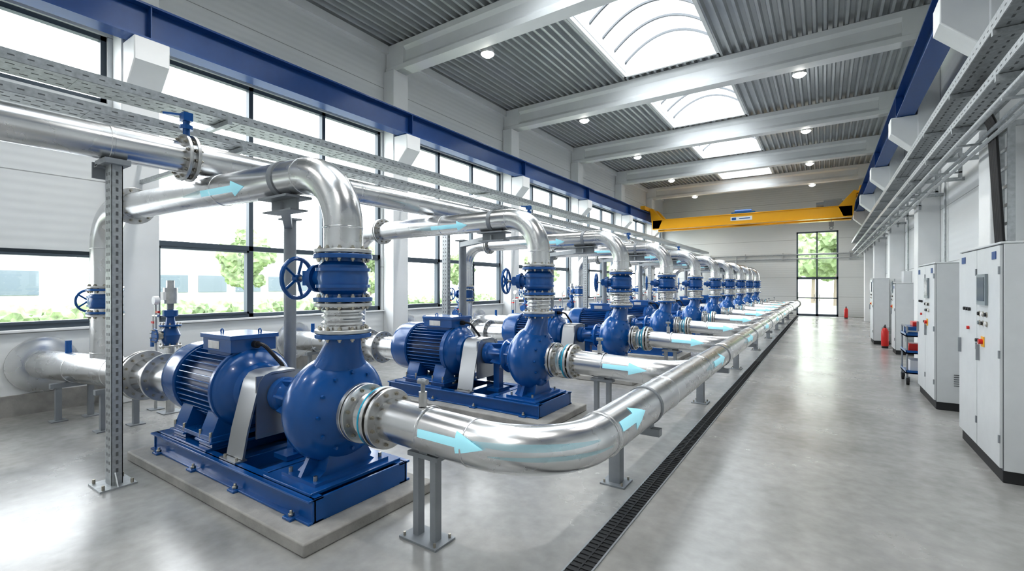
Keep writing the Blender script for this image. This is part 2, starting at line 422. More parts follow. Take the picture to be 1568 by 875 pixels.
mb.use("label_white");mb.box(-4.0,-3.0,-.735,-.722,5.08,5.28);mb.use("blue_paint");mb.box(-3.94,-3.74,-.74,-.736,5.12,5.24);mb.box(-3.6,-3.1,-.74,-.736,5.16,5.20);mb.obj("trolley_and_sign",parent=e)
# lamps
mb=MB().use("lamp_alu")
mb.revolve([(0,.15),(.03,.155),(.10,.14),(.17,.09),(.2,.07),(.34,.07),(.36,.05)],(0,0,0),(0,0,1),28,cap=False)
mb.cyl((0,0,.35),(0,0,.66),.012,seg=8)
for k in range(8):
    a=k*math.pi/4;mb.obox((.07*math.cos(a),.07*math.sin(a),.18),(.07*math.cos(a),.07*math.sin(a),.34),.01,.05)
mb.use("lamp_glow");mb.revolve([(-.07,.03),(-.055,.08),(-.02,.13),(.01,.145),(.02,.145)],(0,0,0.0),(0,0,1),28)
lme=mb.mesh("high_bay_lamp")
for y in [c+.42 for c in COLY]:
    for x in (-6.3,-.5):
        o=inst(lme,"high_bay_lamp",(x,y,6.97))
        L=bpy.data.lights.new("lamp_light",'SPOT');L.energy=260;L.spot_size=math.radians(130);L.spot_blend=.8;L.shadow_soft_size=.14;L.color=(1,.98,.95)
        lo=bpy.data.objects.new("lamp_light",L);col.objects.link(lo);lo.parent=o;lo.location=(0,0,-.09)

# ------------------------------------------------------------------ pump set
ZC=.77;ZH=.72;XH=-1.28
mb=MB().use("concrete_pad");mb.box(-5.80,-2.76,-.62,.58,0,.09);plinth=mb.mesh("equipment_plinth")
mb=MB().use("blue_paint");bx0,bx1=-5.66,-2.94;z0,z1=.09,.26
for sy in (-1,1):
    y=.42*sy
    mb.box(bx0,bx1,y-.05 if sy<0 else y-.07,y+.07 if sy<0 else y+.05,z0,z0+.018)
    mb.box(bx0,bx1,y-.05 if sy<0 else y-.07,y+.07 if sy<0 else y+.05,z1-.018,z1)
    mb.box(bx0,bx1,y-.01,y+.01,z0,z1)
for x in (bx0,bx1-.02): mb.box(x,x+.02,-.44,.44,z0,z1)
for x in (-5.25,-4.75,-4.2,-3.75,-3.2): mb.box(x-.05,x+.05,-.42,.42,z0+.04,z1-.005)
mb.box(-5.55,-4.58,-.42,.42,z1-.005,z1+.02);mb.box(-3.62,-3.0,-.42,.42,z1-.005,z1+.02)
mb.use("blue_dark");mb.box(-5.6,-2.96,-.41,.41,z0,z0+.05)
mb.use("blue_paint")
for x in (-5.45,-4.7,-3.95,-3.15):
    for sy in (-1,1): mb.box(x-.05,x+.05,sy*.46-.05,sy*.46+.05,z0,z0+.02)
for x in (-5.24,-4.70):
    for sy in (-1,1):
        mb.box(x-.13,x+.13,sy*.28-.09,sy*.28+.09,z1+.02,.32);mb.box(x-.15,x+.15,sy*.28-.12,sy*.28+.12,.32,.338)
mb.use("bolt_steel")
for x in (-5.45,-4.7,-3.95,-3.15):
    for sy in (-1,1): mb.cyl((x,sy*.47,z0),(x,sy*.47,z0+.06),.012,seg=6);mb.cyl((x,sy*.47,z0+.02),(x,sy*.47,z0+.04),.022,seg=6)
for x in (-5.34,-5.14,-4.80,-4.60):
    for sy in (-1,1): mb.cyl((x,sy*.37,.338),(x,sy*.37,.42),.014,seg=6)
baseme=mb.mesh("base_frame")
# motor
mb=MB().use("blue_paint");o=(0,0,ZC);AX=(1,0,0)
mb.revolve([(-5.68,.10),(-5.68,.24),(-5.665,.285),(-5.62,.325),(-5.55,.335),(-5.33,.335),(-5.32,.325),(-5.32,.27)],o,AX,40)
mb.revolve([(-4.70,.27),(-4.70,.325),(-4.60,.33),(-4.55,.30),(-4.50,.22),(-4.45,.20),(-4.42,.12),(-4.40,.05)],o,AX,40)
mb.revolve([(-5.36,.335),(-5.355,.343),(-5.33,.343),(-5.325,.335)],o,AX,40)
mb.revolve([(-4.66,.325),(-4.655,.345),(-4.62,.345),(-4.615,.325)],o,AX,40)
for k in range(40):
    a=2*math.pi*k/40+.07
    if abs(math.sin(a))<.24 and math.cos(a)>0: continue
    ca,sa=math.cos(a),math.sin(a)
    p=V((0,sa,ca));mb.obox(V((-5.3,0,ZC))+p*.295,V((-4.68,0,ZC))+p*.295,.010,.062,up=tuple(p))
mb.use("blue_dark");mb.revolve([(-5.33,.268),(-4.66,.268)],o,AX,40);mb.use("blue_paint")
zf=ZC-.385
mb.box(-5.3,-4.6,-.34,.34,zf,zf+.035)
for sy in (-1,1):
    for x in (-5.2,-4.72): mb.prism([(sy*.33,zf),(sy*.33,zf+.045),(sy*.26,ZC-.16),(sy*.12,ZC-.2),(sy*.12,zf)],'x',x-.10,x+.10)
mb.box(-5.08,-4.62,-.16,.16,ZC+.25,ZC+.31);mb.box(-5.1,-4.6,-.19,.19,ZC+.31,ZC+.42);mb.box(-5.12,-4.58,-.205,.205,ZC+.42,ZC+.455)
mb.torus((-4.95,-.1,ZC+.47),(0,1,0),.022,.007,14,6);mb.torus((-4.7,.1,ZC+.47),(0,1,0),.022,.007,14,6)
mb.use("black_rubber");mb.cyl((-4.6,0,ZC+.37),(-4.54,0,ZC+.37),.03,seg=12)
mb.sweep(fillet([(-4.58,0,ZC+.37),(-4.45,0,ZC+.38),(-4.38,.12,ZC+.2),(-4.40,.36,.34)],.06,6),.016,8)
mb.use("hole_dark");mb.revolve([(-5.684,.0),(-5.684,.2)],o,AX,32)
mb.use("blue_paint")
for k in range(4): mb.torus((-5.686,0,ZC),AX,.05+.045*k,.006,32,6)
for k in range(4):
    a=k*math.pi/4;mb.obox((-5.686,-.2*math.cos(a),ZC-.2*math.sin(a)),(-5.686,.2*math.cos(a),ZC+.2*math.sin(a)),.01,.01,up=(1,0,0))
mb.use("steel_flange");mb.box(-5.0,-4.8,-.194,-.189,ZC+.33,ZC+.40)
mb.scale((-4.9,0,ZC),1.12);motorme=mb.mesh("motor")
# coupling guard
mb=MB().use("guard_silver")
prof=[(-.36,.28),(-.32,.50),(-.235,.84),(-.215,.91),(-.17,.965),(-.11,.985),(.11,.985),(.17,.965),(.215,.91),(.235,.84),(.32,.50),(.36,.28)]
inn=[(y*.95,z-.02 if z>.5 else z) for y,z in prof]
poly=prof+inn[::-1]
mb.prism(poly,'x',-4.33,-4.06);
for sy in (-1,1): mb.box(-4.33,-4.06,sy*.37-.05,sy*.37+.05,.262,.275)
mb.box(-4.08,-4.065,-.24,.24,.42,.96)
mb.use("bolt_steel")
for x in (-4.29,-4.10): mb.cyl((x,-.39,.27),(x,-.39,.30),.012,seg=6)
guardme=mb.mesh("coupling_guard",smooth=40)
# volute + bearing
mb=MB().use("blue_paint")
mb.revolve([(-4.12,.05),(-4.10,.05),(-4.08,.12),(-4.05,.155),(-3.98,.155),(-3.96,.13),(-3.78,.13),(-3.74,.16),(-3.70,.22),(-3.66,.24),(-3.62,.20),(-3.55,.20),(-3.53,.28),(-3.50,.30),(-3.46,.355),(-3.41,.395),(-3.34,.425),(-3.27,.43),(-3.20,.41),(-3.14,.365),(-3.10,.30),(-3.06,.22),(-3.03,.17),(-3.0,.15),(-2.96,.15)],o,AX,56)
mb.torus((-3.49,0,ZC),AX,.29,.02,40,8);mb.torus((-3.11,0,ZC),AX,.27,.014,40,8)
R=[]
for z,ax_,ay,x in ((.90,.19,.405,-3.3),(.98,.175,.355,-3.29),(1.06,.16,.28,-3.27),(1.14,.148,.215,-3.25),(1.22,.14,.17,-3.23),(1.29,.134,.145,-3.21),(1.34,.132,.135,-3.2)):
    R.append([(x+ax_*math.cos(2*math.pi*k/36),ay*math.sin(2*math.pi*k/36),z) for k in range(36)])
mb.loft(R)
for k in range(8):
    a=k*math.pi/4+.2;p=V((0,math.sin(a),math.cos(a)));mb.obox(V((-3.9,0,ZC))+p*.15,V((-3.56,0,ZC))+p*.19,.018,.07,up=tuple(p))
mb.prism([(-.30,.28),(.30,.28),(.20,.34),(.15,.52),(-.15,.52),(-.20,.34)],'x',-3.42,-3.14)
mb.box(-3.5,-3.06,-.34,.34,.278,.305)
mb.box(-3.92,-3.82,-.05,.05,.28,.7);mb.box(-3.97,-3.77,-.14,.14,.26,.30)
mb.prism([(-.33,.30),(-.18,.30),(-.18,.50),(-.22,.50)],'x',-3.30,-3.26);mb.prism([(.33,.30),(.18,.30),(.18,.50),(.22,.50)],'x',-3.30,-3.26)
for k in range(10):
    a=2*math.pi*k/10;p=V((-3.52,.25*math.sin(a),ZC+.25*math.cos(a)));mb.use("bolt_steel");mb.cyl(p,p+V((-.03,0,0)),.013,seg=6)
for k in range(12):
    a=2*math.pi*k/12;p=V((-3.10,.30*math.sin(a),ZC+.30*math.cos(a)));mb.use("blue_paint");mb.cyl(p,p+V((.025,0,0)),.014,seg=6)
mb.use("bolt_steel")
for x in (-3.44,-3.12):
    for y in (-.3,.3): mb.cyl((x,y,.3),(x,y,.34),.015,seg=6)
mb.flange((-3.2,0,1.355),(0,0,1),.215,.035,12,"blue_paint")
voluteme=mb.mesh("volute_casing",smooth=40)
def gate_valve(mb,c,axis,wdir,s=1.0,rp=.15):
    c=V(c);ax=V(axis).normalized();w=V(wdir).normalized()
    mb.use("blue_paint")
    mb.revolve([(-.17*s,.15*s),(-.13*s,.15*s),(-.10*s,.185*s),(0,.20*s),(.10*s,.185*s),(.13*s,.15*s),(.17*s,.15*s)],c,ax,32)
    mb.flange(c-ax*.17*s,ax,.225*s,.035*s,12,"blue_paint");mb.flange(c+ax*.17*s,ax,.225*s,.035*s,12,"blue_paint")
    mb.use("blue_paint")
    for t in (-.065,.065): mb.revolve([(-.012,.19*s),(-.012,.21*s),(.012,.21*s),(.012,.19*s)],c+ax*t*s,ax,32)
    q=lambda t:c+w*t*s
    mb.cyl(q(.12),q(.24),.09*s,.08*s);mb.cyl(q(.24),q(.265),.115*s);mb.cyl(q(.265),q(.30),.10*s);mb.cyl(q(.30),q(.38),.055*s,.045*s)
    sd=w.cross(V((0,0,1))).normalized()
    mb.obox(q(.28)+V((0,0,.0)),q(.36),.12*s,.12*s)
    mb.use("bolt_steel");mb.cyl(q(.38),q(.52),.016*s,seg=10);mb.use("blue_paint")
    mb.torus(q(.47),w,.165*s,.017*s,36,8);mb.cyl(q(.445),q(.495),.035*s,seg=16)
    for k in range(5):
        a=2*math.pi*k/5;d=sd*math.cos(a)+V((0,0,1))*math.sin(a)
        mb.cyl(q(.47),q(.47)+d*.16*s,.012*s,seg=8)
WD=(-.97,-.24,0)
mb=MB();mb.use("stainless")
mb.flange((-3.2,0,1.39),(0,0,1),.215,.03,12)
mb.use("stainless");pr=[(1.40,.145)]
for k in range(3): pr+=[(1.43+.05*k,.145),(1.445+.05*k,.165),(1.46+.05*k,.165),(1.475+.05*k,.145)]
pr+=[(1.61,.15)];mb.revolve(pr,(-3.2,0,0),(0,0,1),32)
mb.flange((-3.2,0,1.60),(0,0,1),.22,.03,12)
gate_valve(mb,(-3.2,0,1.81),(0,0,1),WD,1.0)
mb.flange((-3.2,0,2.02),(0,0,1),.22,.03,12)
stackme=mb.mesh("discharge_valve_stack")
def dischargepipe(p1,name):
    mb=MB().use("stainless");RR=.15
    if p1: A=V((-3.2,0,2.68));B=V((-7.62,-.30,2.70));C=V((-7.62,-.30,.66));fx=-6.8
    else: A=V((-3.2,0,2.68));B=V((-7.0,0,2.68));C=V((-7.0,0,.66));fx=-6.3
    path=fillet([(-3.2,0,2.0),A,B,C],.46,14)
    mb.sweep(path,RR,40)
    d=(B-A).normalized()
    def at(x): return A+d*((x-A.x)/d.x)
    for x in (fx,fx-.04): mb.flange(at(x),d,.215,.03,12)
    mb.use("stainless")
    for x in (-3.68,-4.9,): mb.weld(at(x),d,RR)
    mb.weld((-3.2,0,2.21),(0,0,1),RR);mb.weld((C.x,C.y,2.22),(0,0,1),RR)
    mb.use("grey_steel");mb.revolve([(-.03,RR),(-.03,RR+.01),(.03,RR+.01),(.03,RR)],at(-3.95),d,32,cap=False)
    mb.obox(at(-3.95)+V((-.22,0,-.17)),at(-3.95)+V((.22,0,-.17)),.24,.02);mb.obox(at(-3.95)+V((-.20,0,-.23)),at(-3.95)+V((.20,0,-.23)),.02,.10);mb.obox(at(-3.95)+V((-.22,0,-.285)),at(-3.95)+V((.22,0,-.285)),.16,.014)
    mb.obox(at(-3.95)+V((0,0,-.24)),V((-5.1,.66,2.44)),.08,.08)
    mb.cyl((-5.1,.68,0),(-5.1,.68,2.50),.065,seg=24);mb.box(-5.2,-5.0,.58,.78,0,.015);mb.box(-5.19,-5.01,.59,.77,2.50,2.52)
    gate_valve(mb,(C.x,C.y,1.55),(0,0,1),(-1,-.15,0),.85)
    for z in (1.37,1.73):mb.flange((C.x,C.y,z),(0,0,1),.19,.025,10)
    arrow(mb,at(-5.05),-d,(0,-.93,-.30),RR,.72,.06,.15,.2,.35)
    ri=.19
    if p1: I0=V((-8.98,-.60,.66));I1=V((-5.82,-.02,.70))
    else: I0=V((-8.98,0,.64));I1=V((-5.82,0,.70))
    di=(I1-I0).normalized();mb.use("stainless");mb.cyl(I0,I1,ri,seg=40)
    ia=lambda x:I0+di*((x-I0.x)/di.x)
    mb.weld(ia(-7.25),di,ri);mb.weld(ia(-8.1),di,ri);mb.weld((C.x,C.y,.66+ri+.05),(0,0,1),RR)
    mb.revolve([(0,.38),(.03,.38),(.05,.33),(.05,ri)],(XL+.005,I0.y,I0.z),(1,0,0),36)
    for x in (-6.72,-6.66): mb.flange(ia(x),di,.29,.035,14)
    mb.flange(ia(-6.3),di,.27,.03,14);mb.use("stainless")
    mb.revolve([(-.18,ri),(-.10,ri+.02),(.0,ri),(.1,ri+.02),(.18,ri)],ia(-6.5),di,36,cap=False)
    mb.use("grey_steel")
    for x in (-8.2,-7.2):
        p=ia(x)
        for sy in (-1,1): mb.box(p.x-.03,p.x+.03,p.y+sy*.16-.03,p.y+sy*.16+.03,0,p.z-ri-.03);mb.box(p.x-.08,p.x+.08,p.y+sy*.16-.08,p.y+sy*.16+.08,0,.012)
        mb.box(p.x-.04,p.x+.04,p.y-.24,p.y+.24,p.z-ri-.05,p.z-ri+.01)
    p=ia(-7.2)+V((0,0,ri));mb.use("steel_flange");mb.cyl(p,p+V((0,0,.5)),.014,seg=8)
    mb.use("red_paint");mb.box(p.x-.05,p.x+.05,p.y-.012,p.y+.012,p.z+.3,p.z+.33);mb.use("steel_flange");mb.cyl(p+V((0,-.02,.56)),p+V((0,.02,.56)),.06,seg=20);mb.use("label_white");mb.cyl(p+V((0,-.024,.56)),p+V((0,.024,.56)),.05,seg=20)
    mb.use("blue_paint");mb.cyl(ia(-8.35)+V((0,0,ri-.02)),ia(-8.35)+V((0,0,ri+.16)),.035,seg=12)
    return mb.mesh(name)
dis1=dischargepipe(True,"discharge_pipework");dis2=dischargepipe(False,"discharge_pipework")
def lateral(mb,y):
    mb.flange((-2.965,y,ZC),AX,.225,.035,12);mb.flange((-2.92,y,ZC),AX,.225,.03,12)
    mb.use("stainless");mb.revolve([(-2.92,.15),(-2.88,.15),(-2.86,.17),(-2.84,.15),(-2.81,.17),(-2.79,.15),(-2.74,.15)],(0,y,ZC),AX,36,cap=False)
    mb.use("cyan_ring");mb.revolve([(-2.752,.15),(-2.752,.222),(-2.736,.222),(-2.736,.15)],(0,y,ZC),AX,36)
    mb.flange((-2.715,y,ZC),AX,.225,.035,12);mb.flange((-2.66,y,ZC),AX,.22,.035,12)
    mb.use("stainless");mb.weld((-2.25,y,ZC-.005),AX,.15)
    arrow(mb,(-2.22,y,ZC-.005),(1,0,-.015),(0,-1,.10),.152,.54,.055,.15,.22,.0)
    mb.use("steel_flange");mb.cyl((-2.32,y,ZC+.14),(-2.32,y,ZC+.24),.03,seg=12);mb.use("grey_steel");mb.cyl((-2.32,y,ZC+.24),(-2.32,y,ZC+.33),.016,seg=10);mb.cyl((-2.36,y,ZC+.31),(-2.28,y,ZC+.31),.02,seg=10)
    mb.use("grey_steel")
    for x in (-2.36,-2.20): mb.box(x-.025,x+.025,y-.03,y+.03,.012,ZC-.20)
    mb.box(-2.42,-2.14,y-.05,y+.05,ZC-.205,ZC-.175);mb.box(-2.45,-2.11,y-.1,y+.1,0,.014);mb.box(-2.32,-2.24,y-.04,y+.04,ZC-.18,ZC-.145)
    mb.use("bolt_steel")
    for x in (-2.42,-2.14):
        for dy in (-.075,.075): mb.cyl((x,y+dy,.01),(x,y+dy,.04),.01,seg=6)
mb=MB();lateral(mb,0);mb.use("stainless");mb.sweep(fillet([(-2.68,0,ZC),(XH,0,ZH),(XH,.95,ZH)],.5,14),.15,36);lat2=mb.mesh("suction_pipework")
PY=[2.35+3.08*k for k in range(10)]
for k,y in enumerate(PY):
    e=empty("centrifugal_pump",(0,y,0))
    inst(plinth,"concrete_plinth",parent=e,bevel=.012)
    inst(baseme,"base_frame",parent=e,bevel=.004);inst(motorme,"electric_motor",parent=e,bevel=.003)
    inst(guardme,"coupling_guard",parent=e);inst(voluteme,"volute_casing",parent=e)
    inst(stackme,"discharge_gate_valve",parent=e)
    inst(dis1 if k==0 else dis2,"discharge_pipework",parent=e)
    if k>0: inst(lat2,"suction_pipework",parent=e)
# collector header
RH=.155
e=empty("collector_header_pipe")
mb=MB();lateral(mb,PY[0]);mb.use("stainless")
hp=fillet([(-2.68,PY[0],ZC),(XH,PY[0],ZH),(XH,30.9,ZH)],.58,24)
mb.sweep(hp,.151,44)
mb.weld(hp[1],(1,0,-.03),.151)
bend_glow(mb,hp[1:22],.151,.38,.045)
bend_glow(mb,hp[5:25],.151,-.05,.03)
mb.use("stainless")
mb.cyl((XH,2.97,ZH),(XH,30.9,ZH),RH,seg=44)
for k in range(10):
    y=PY[k]+.66
    mb.use("stainless")
    for q in (0,1.5): mb.revolve([(-.014,RH),(-.01,RH+.007),(.01,RH+.007),(.014,RH)],(XH,y+q,ZH),(0,1,0),32,cap=False)
    if k<6: arrow(mb,(XH,(3.04 if k==0 else y+.15),ZH),(0,1,0),(1,0,.50 if k==0 else .3),RH,.50 if k==0 else .7,.07,.18,.24,.0 if k==0 else .5)
mb.flange((XH,30.9,ZH),(0,1,0),.22,.03)
mb.obj("pipe_run",parent=e)
mb=MB()
ys=[3.95+3.4*k for k in range(0,8)]
for y in ys:
    x=-1.53;mb.use("grey_steel")
    mb.box(x-.05,x+.05,y-.05,y+.05,.012,ZH-.19);mb.box(x-.11,x+.11,y-.11,y+.11,0,.014)
    mb.box(x-.06,XH+.14,y-.04,y+.04,ZH-.24,ZH-.18);mb.box(XH-.07,XH+.07,y-.045,y+.045,ZH-.18,ZH-.145)
    mb.revolve([(-.02,RH),(-.02,RH+.009),(.02,RH+.009),(.02,RH)],(XH,y,ZH),(0,1,0),32,cap=False)
    mb.use("bolt_steel")
    for a in (-.08,.08):
        for b_ in (-.08,.08): mb.cyl((x+a,y+b_,.01),(x+a,y+b_,.04),.01,seg=6)
mb.obj("support_brackets",parent=e)
# floor drain
mb=MB().use("drain_iron");dx=-1.25;mb.box(dx-.075,dx+.075,.2,31.2,0.0,.004)
mb.use("grey_steel")
mb.box(dx-.082,dx-.07,.2,31.2,0,.008);mb.box(dx+.07,dx+.082,.2,31.2,0,.008);mb.use("drain_iron")
y=.22
while y<31.2:
    mb.box(dx-.07,dx+.07,y,y+.018,.004,.009);y+=.05 if y<12 else .12
mb.box(dx-.006,dx+.006,.2,31.2,.004,.0095);mb.obj("floor_drain_grate")
# overhead manifold pipe
e=empty("overhead_manifold_pipe");XM,ZM,rm=-5.2,3.0,.15
mb=MB().use("stainless");mb.cyl((XM,YB+.3,ZM),(XM,30.8,ZM),rm,seg=40)
for k in range(12):
    y=1.42+k*2.6
    mb.revolve([(-.014,rm),(-.01,rm+.006),(.01,rm+.006),(.014,rm)],(XM,y,ZM),(0,1,0),32,cap=False)
for y in (2.02,8.4,14.5,20.7):
    mb.flange((XM,y-.035,ZM),(0,1,0),.225,.03,12);mb.flange((XM,y+.035,ZM),(0,1,0),.225,.03,12)
    mb.use("stainless");mb.cyl((XM,y-.03,ZM),(XM,y+.03,ZM),.18,seg=32)
    mb.use("blue_paint");mb.cyl((XM,y,ZM+.16),(XM,y,ZM+.36),.03);mb.cyl((XM,y,ZM+.28),(XM,y,ZM+.32),.055)
    mb.box(XM-.05,XM+.05,y-.04,y+.04,ZM+.36,ZM+.44);mb.obox((XM,y,ZM+.42),(XM-.1,y-.16,ZM+.42),.03,.02);mb.use("stainless")
mb.obj("pipe_run",parent=e)
mb=MB()
def perfpost(mb,x,y,h,w=.135,d=.08):
    mb.use("galvanised");mb.box(x-w/2,x+w/2,y-.004,y+.004,0,h);mb.box(x-w/2,x-w/2+.006,y,y+d,0,h);mb.box(x+w/2-.006,x+w/2,y,y+d,0,h)
    mb.box(x-w/2,x-w/2+.025,y+d-.006,y+d,0,h);mb.box(x+w/2-.025,x+w/2,y+d-.006,y+d,0,h)
    mb.box(x-.15,x+.15,y-.1,y+.16,0,.014);mb.prism([(x-.14,.014),(x-w/2,.014),(x-w/2,.12)],'y',y+.02,y+.03);mb.prism([(x+.14,.014),(x+w/2,.014),(x+w/2,.12)],'y',y+.02,y+.03)
    mb.use("slot_dark");z=.12
    while z<h-.05:
        mb.box(x-.034,x-.018,y-.0052,y-.0045,z,z+.026);mb.box(x+.018,x+.034,y-.0052,y-.0045,z,z+.026)
        mb.box(x+w/2-.0005,x+w/2+.0006,y+.03,y+.048,z,z+.035);z+=.07
    mb.use("bolt_steel")
    for a in (-.12,.12):
        for b_ in (-.07,.13): mb.cyl((x+a,y+b_,.01),(x+a,y+b_,.05),.012,seg=6)
perfpost(mb,-5.19,1.42,2.80)
mb.use("grey_steel");mb.box(-5.32,-5.06,1.36,1.54,2.80,2.845);mb.obox((-5.36,1.40,2.84),(-5.36,1.40,2.70),.10,.02);mb.box(-5.36,-5.26,1.36,1.5,2.79,2.81)
for k in range(8):
    y=6.55+3.08*k;perfpost(mb,-5.9,y,2.80);mb.use("grey_steel");mb.box(-5.96,-5.05,y-.03,y+.05,2.78,2.85)
mb.obj("support_posts",parent=e)
# cable trays: solid perforated channels
def tray(mb,x,z,w,y0,y1,h=.09):
    mb.use("galvanised")
    for sx in (-1,1):
        mb.box(x+sx*w/2-.004,x+sx*w/2+.004,y0,y1,z,z+h);mb.box(x+sx*(w/2-.012)-.016,x+sx*(w/2-.012)+.016,y0,y1,z+h,z+h+.006)
    mb.box(x-w/2,x+w/2,y0,y1,z-.004,z)
    y=y0
    while y<y1: mb.box(x-w/2-.003,x+w/2+.003,y,y+.04,z-.008,z-.003);y+=1.5
    mb.use("slot_dark");y=y0
    while y<min(y1,13):
        for sx in (-1,1):
            mb.box(x+sx*w/2-.0048,x+sx*w/2+.0048,y+.03,y+.075,z+h*.45,z+h*.45+.012)
            mb.box(x+sx*w*.28-.010,x+sx*w*.28+.010,y+.03,y+.09,z-.0048,z-.0038)
        mb.box(x-.010,x+.010,y+.09,y+.14,z-.0048,z-.0038)
        y+=.125
def traybrackets(mb,ys,xw,x0,z):
    mb.use("galvanised")
    for y in ys: mb.box(min(xw,x0),max(xw,x0),y-.025,y+.025,z-.06,z-.006)
e=empty("cable_tray");mb=MB();tray(mb,-6.15,3.74,.40,YB+.1,31);tray(mb,-5.75,3.36,.30,YB+.1,31,.07);mb.use("black_rubber")
for k in range(4): mb.cyl((-6.25+.06*k,YB+.1,3.77),(-6.25+.06*k,31,3.77),.014,seg=8)
mb.obj("tray_run",parent=e)
mb=MB();traybrackets(mb,COLY,XL+.38,-5.9,3.735);traybrackets(mb,COLY,XL+.38,-5.55,3.355);mb.obj("tray_brackets",parent=e)
e=empty("cable_tray");mb=MB();tray(mb,1.42,4.02,.34,YB+.1,31.2,.10);tray(mb,1.42,3.62,.28,YB+.1,31.2,.07)
mb.use("galvanised")
for z in (3.42,3.34): mb.cyl((1.5,YB+.1,z),(1.5,31.2,z),.022,seg=10)
mb.cyl((1.35,YB+.1,3.45),(1.35,31.2,3.45),.03,seg=12)
mb.obj("tray_run",parent=e)
mb=MB();yy=[-1+1.7*k for k in range(19)]
mb.use("galvanised")
for y in yy:
    mb.box(1.62,1.66,y-.02,y+.02,3.3,4.15);mb.box(1.24,XR-.002,y-.02,y+.02,3.96,4.01);mb.box(1.26,XR-.002,y-.02,y+.02,3.55,3.61);mb.box(1.3,1.66,y-.02,y+.02,3.38,3.40)
mb.obj("tray_brackets",parent=e)
e=empty("cable_ladder");mb=MB().use("galvanised");lx=1.62
for y in (6.95,7.3): mb.box(lx-.02,lx+.04,y-.008,y+.008,2.145,3.54)
z=2.2
while z<3.5: mb.box(lx,lx+.02,6.95,7.3,z,z+.03);z+=.2
mb.obj("ladder",parent=e)
mb=MB().use("black_rubber")
for k in range(5):
    y=7.0+.055*k;mb.sweep(fillet([(1.62,y+.30,3.95),(1.40,y+.1,3.92),(1.52,y,3.5),(1.585,y,2.145)],.10,8),.017,8)
mb.obj("cables",parent=e)
mb=MB().use("galvanised")
for y in (9.3,9.42,9.54,12.2,14.6,14.75,17,19.4,24.6):
    mb.cyl((XR-.04,y,1.2),(XR-.04,y,3.94),.02,seg=8);mb.box(XR-.07,XR-.001,y-.05,y+.05,1.1,1.3)
mb.obj("wall_conduits")
mb=MB().use("cabinet_grey")
for y,z in ((12.0,1.5),(14.7,1.4),(16.8,1.6)): mb.box(XR-.18,XR-.001,y-.2,y+.2,z,z+.55);
mb.obj("wall_junction_boxes",bevel=.01)
# ------------------------------------------------------------------ cabinets
def cabinet(y0,y1,x0,x1,h,doors):
    e=empty("electrical_cabinet");mb=MB().use("plinth_dark");mb.box(x0+.02,x1,y0+.02,y1-.02,0,.11);mb.use("cabinet_grey");mb.box(x0+.02,x1,y0,y1,.11,h);mb.box(x0+.0,x1+.0,y0-.005,y1+.005,h,h+.02)
    mb.obj("housing",parent=e,bevel=.006)
    mb=MB();n=doors;w=(y1-y0)/n
    for k in range(n):
        a=y0+k*w+.008;b_=y0+(k+1)*w-.008
        mb.use("cabinet_grey");mb.box(x0-.004,x0+.022,a,b_,.13,h-.012)
    mb.use("cabinet_seam");mb.box(x0+.016,x0+.0215,y0+.002,y1-.002,.112,h-.002)
    mb.obj("doors",parent=e,bevel=.004)
    mb=MB()
    for k in range(n):
        a=y0+k*w;mb.use("grey_steel");mb.box(x0-.03,x0-.004,a+w-.10,a+w-.078,1.0,1.16)
        for z in (.35,1.1,1.85): mb.cyl((x0-.006,a+.012,z),(x0-.006,a+.012,z+.07),.009,seg=8)
    xs=x0-.005;a=y0+.0
    mb.use("screen_grey");mb.box(xs-.02,xs,a+.36,a+.66,1.56,1.86);mb.use("screen_dark");mb.box(xs-.023,xs-.018,a+.39,a+.63,1.60,1.83)
    for r_,z in enumerate((1.47,1.38)):
        for c in range(3):
            y=a+.39+.12*c;mb.use("bolt_steel");mb.cyl((xs-.008,y,z),(xs,y,z),.026,seg=16);mb.use(["plinth_dark","label_white","plinth_dark","screen_grey"][(r_+c)%4]);mb.cyl((xs-.02,y,z),(xs-.006,y,z),.018,seg=14)
    mb.use("yellow_paint");mb.box(xs-.006,xs,a+.47,a+.57,1.15,1.25);mb.use("red_paint");mb.cyl((xs-.035,a+.52,1.2),(xs,a+.52,1.2),.026,seg=16);mb.use("plinth_dark");mb.cyl((xs-.025,a+.68,1.2),(xs,a+.68,1.2),.018,seg=12)
    if n>1:
        for c in range(3):
            mb.use("plinth_dark");mb.cyl((xs-.02,a+w+.25+.1*c,1.5),(xs,a+w+.25+.1*c,1.5),.018,seg=12)
        mb.use("red_paint");mb.cyl((xs-.02,a+w+.3,1.3),(xs,a+w+.3,1.3),.018,seg=12)
        mb.use("blue_rail");mb.box(xs-.004,xs,a+w+.45,a+w+.6,h-.13,h-.06)
    mb.use("blue_rail");mb.box(xs-.004,xs,a+.1,a+.22,h-.13,h-.06)
    mb.use("cabinet_seam")
    for q in range(6): mb.box(x0+.2,x0+.45,y0-.008,y0-.003,.35+.03*q,.36+.03*q)
    mb.obj("controls",parent=e)
cabinet(5.83,7.32,1.30,1.92,2.12,2)
cabinet(8.78,10.15,1.30,1.88,2.06,2)
cabinet(20.9-3.4,21.9-3.4,1.22,1.6,1.95,1)
cabinet(15.2,15.9,1.5,1.9,1.8,1)
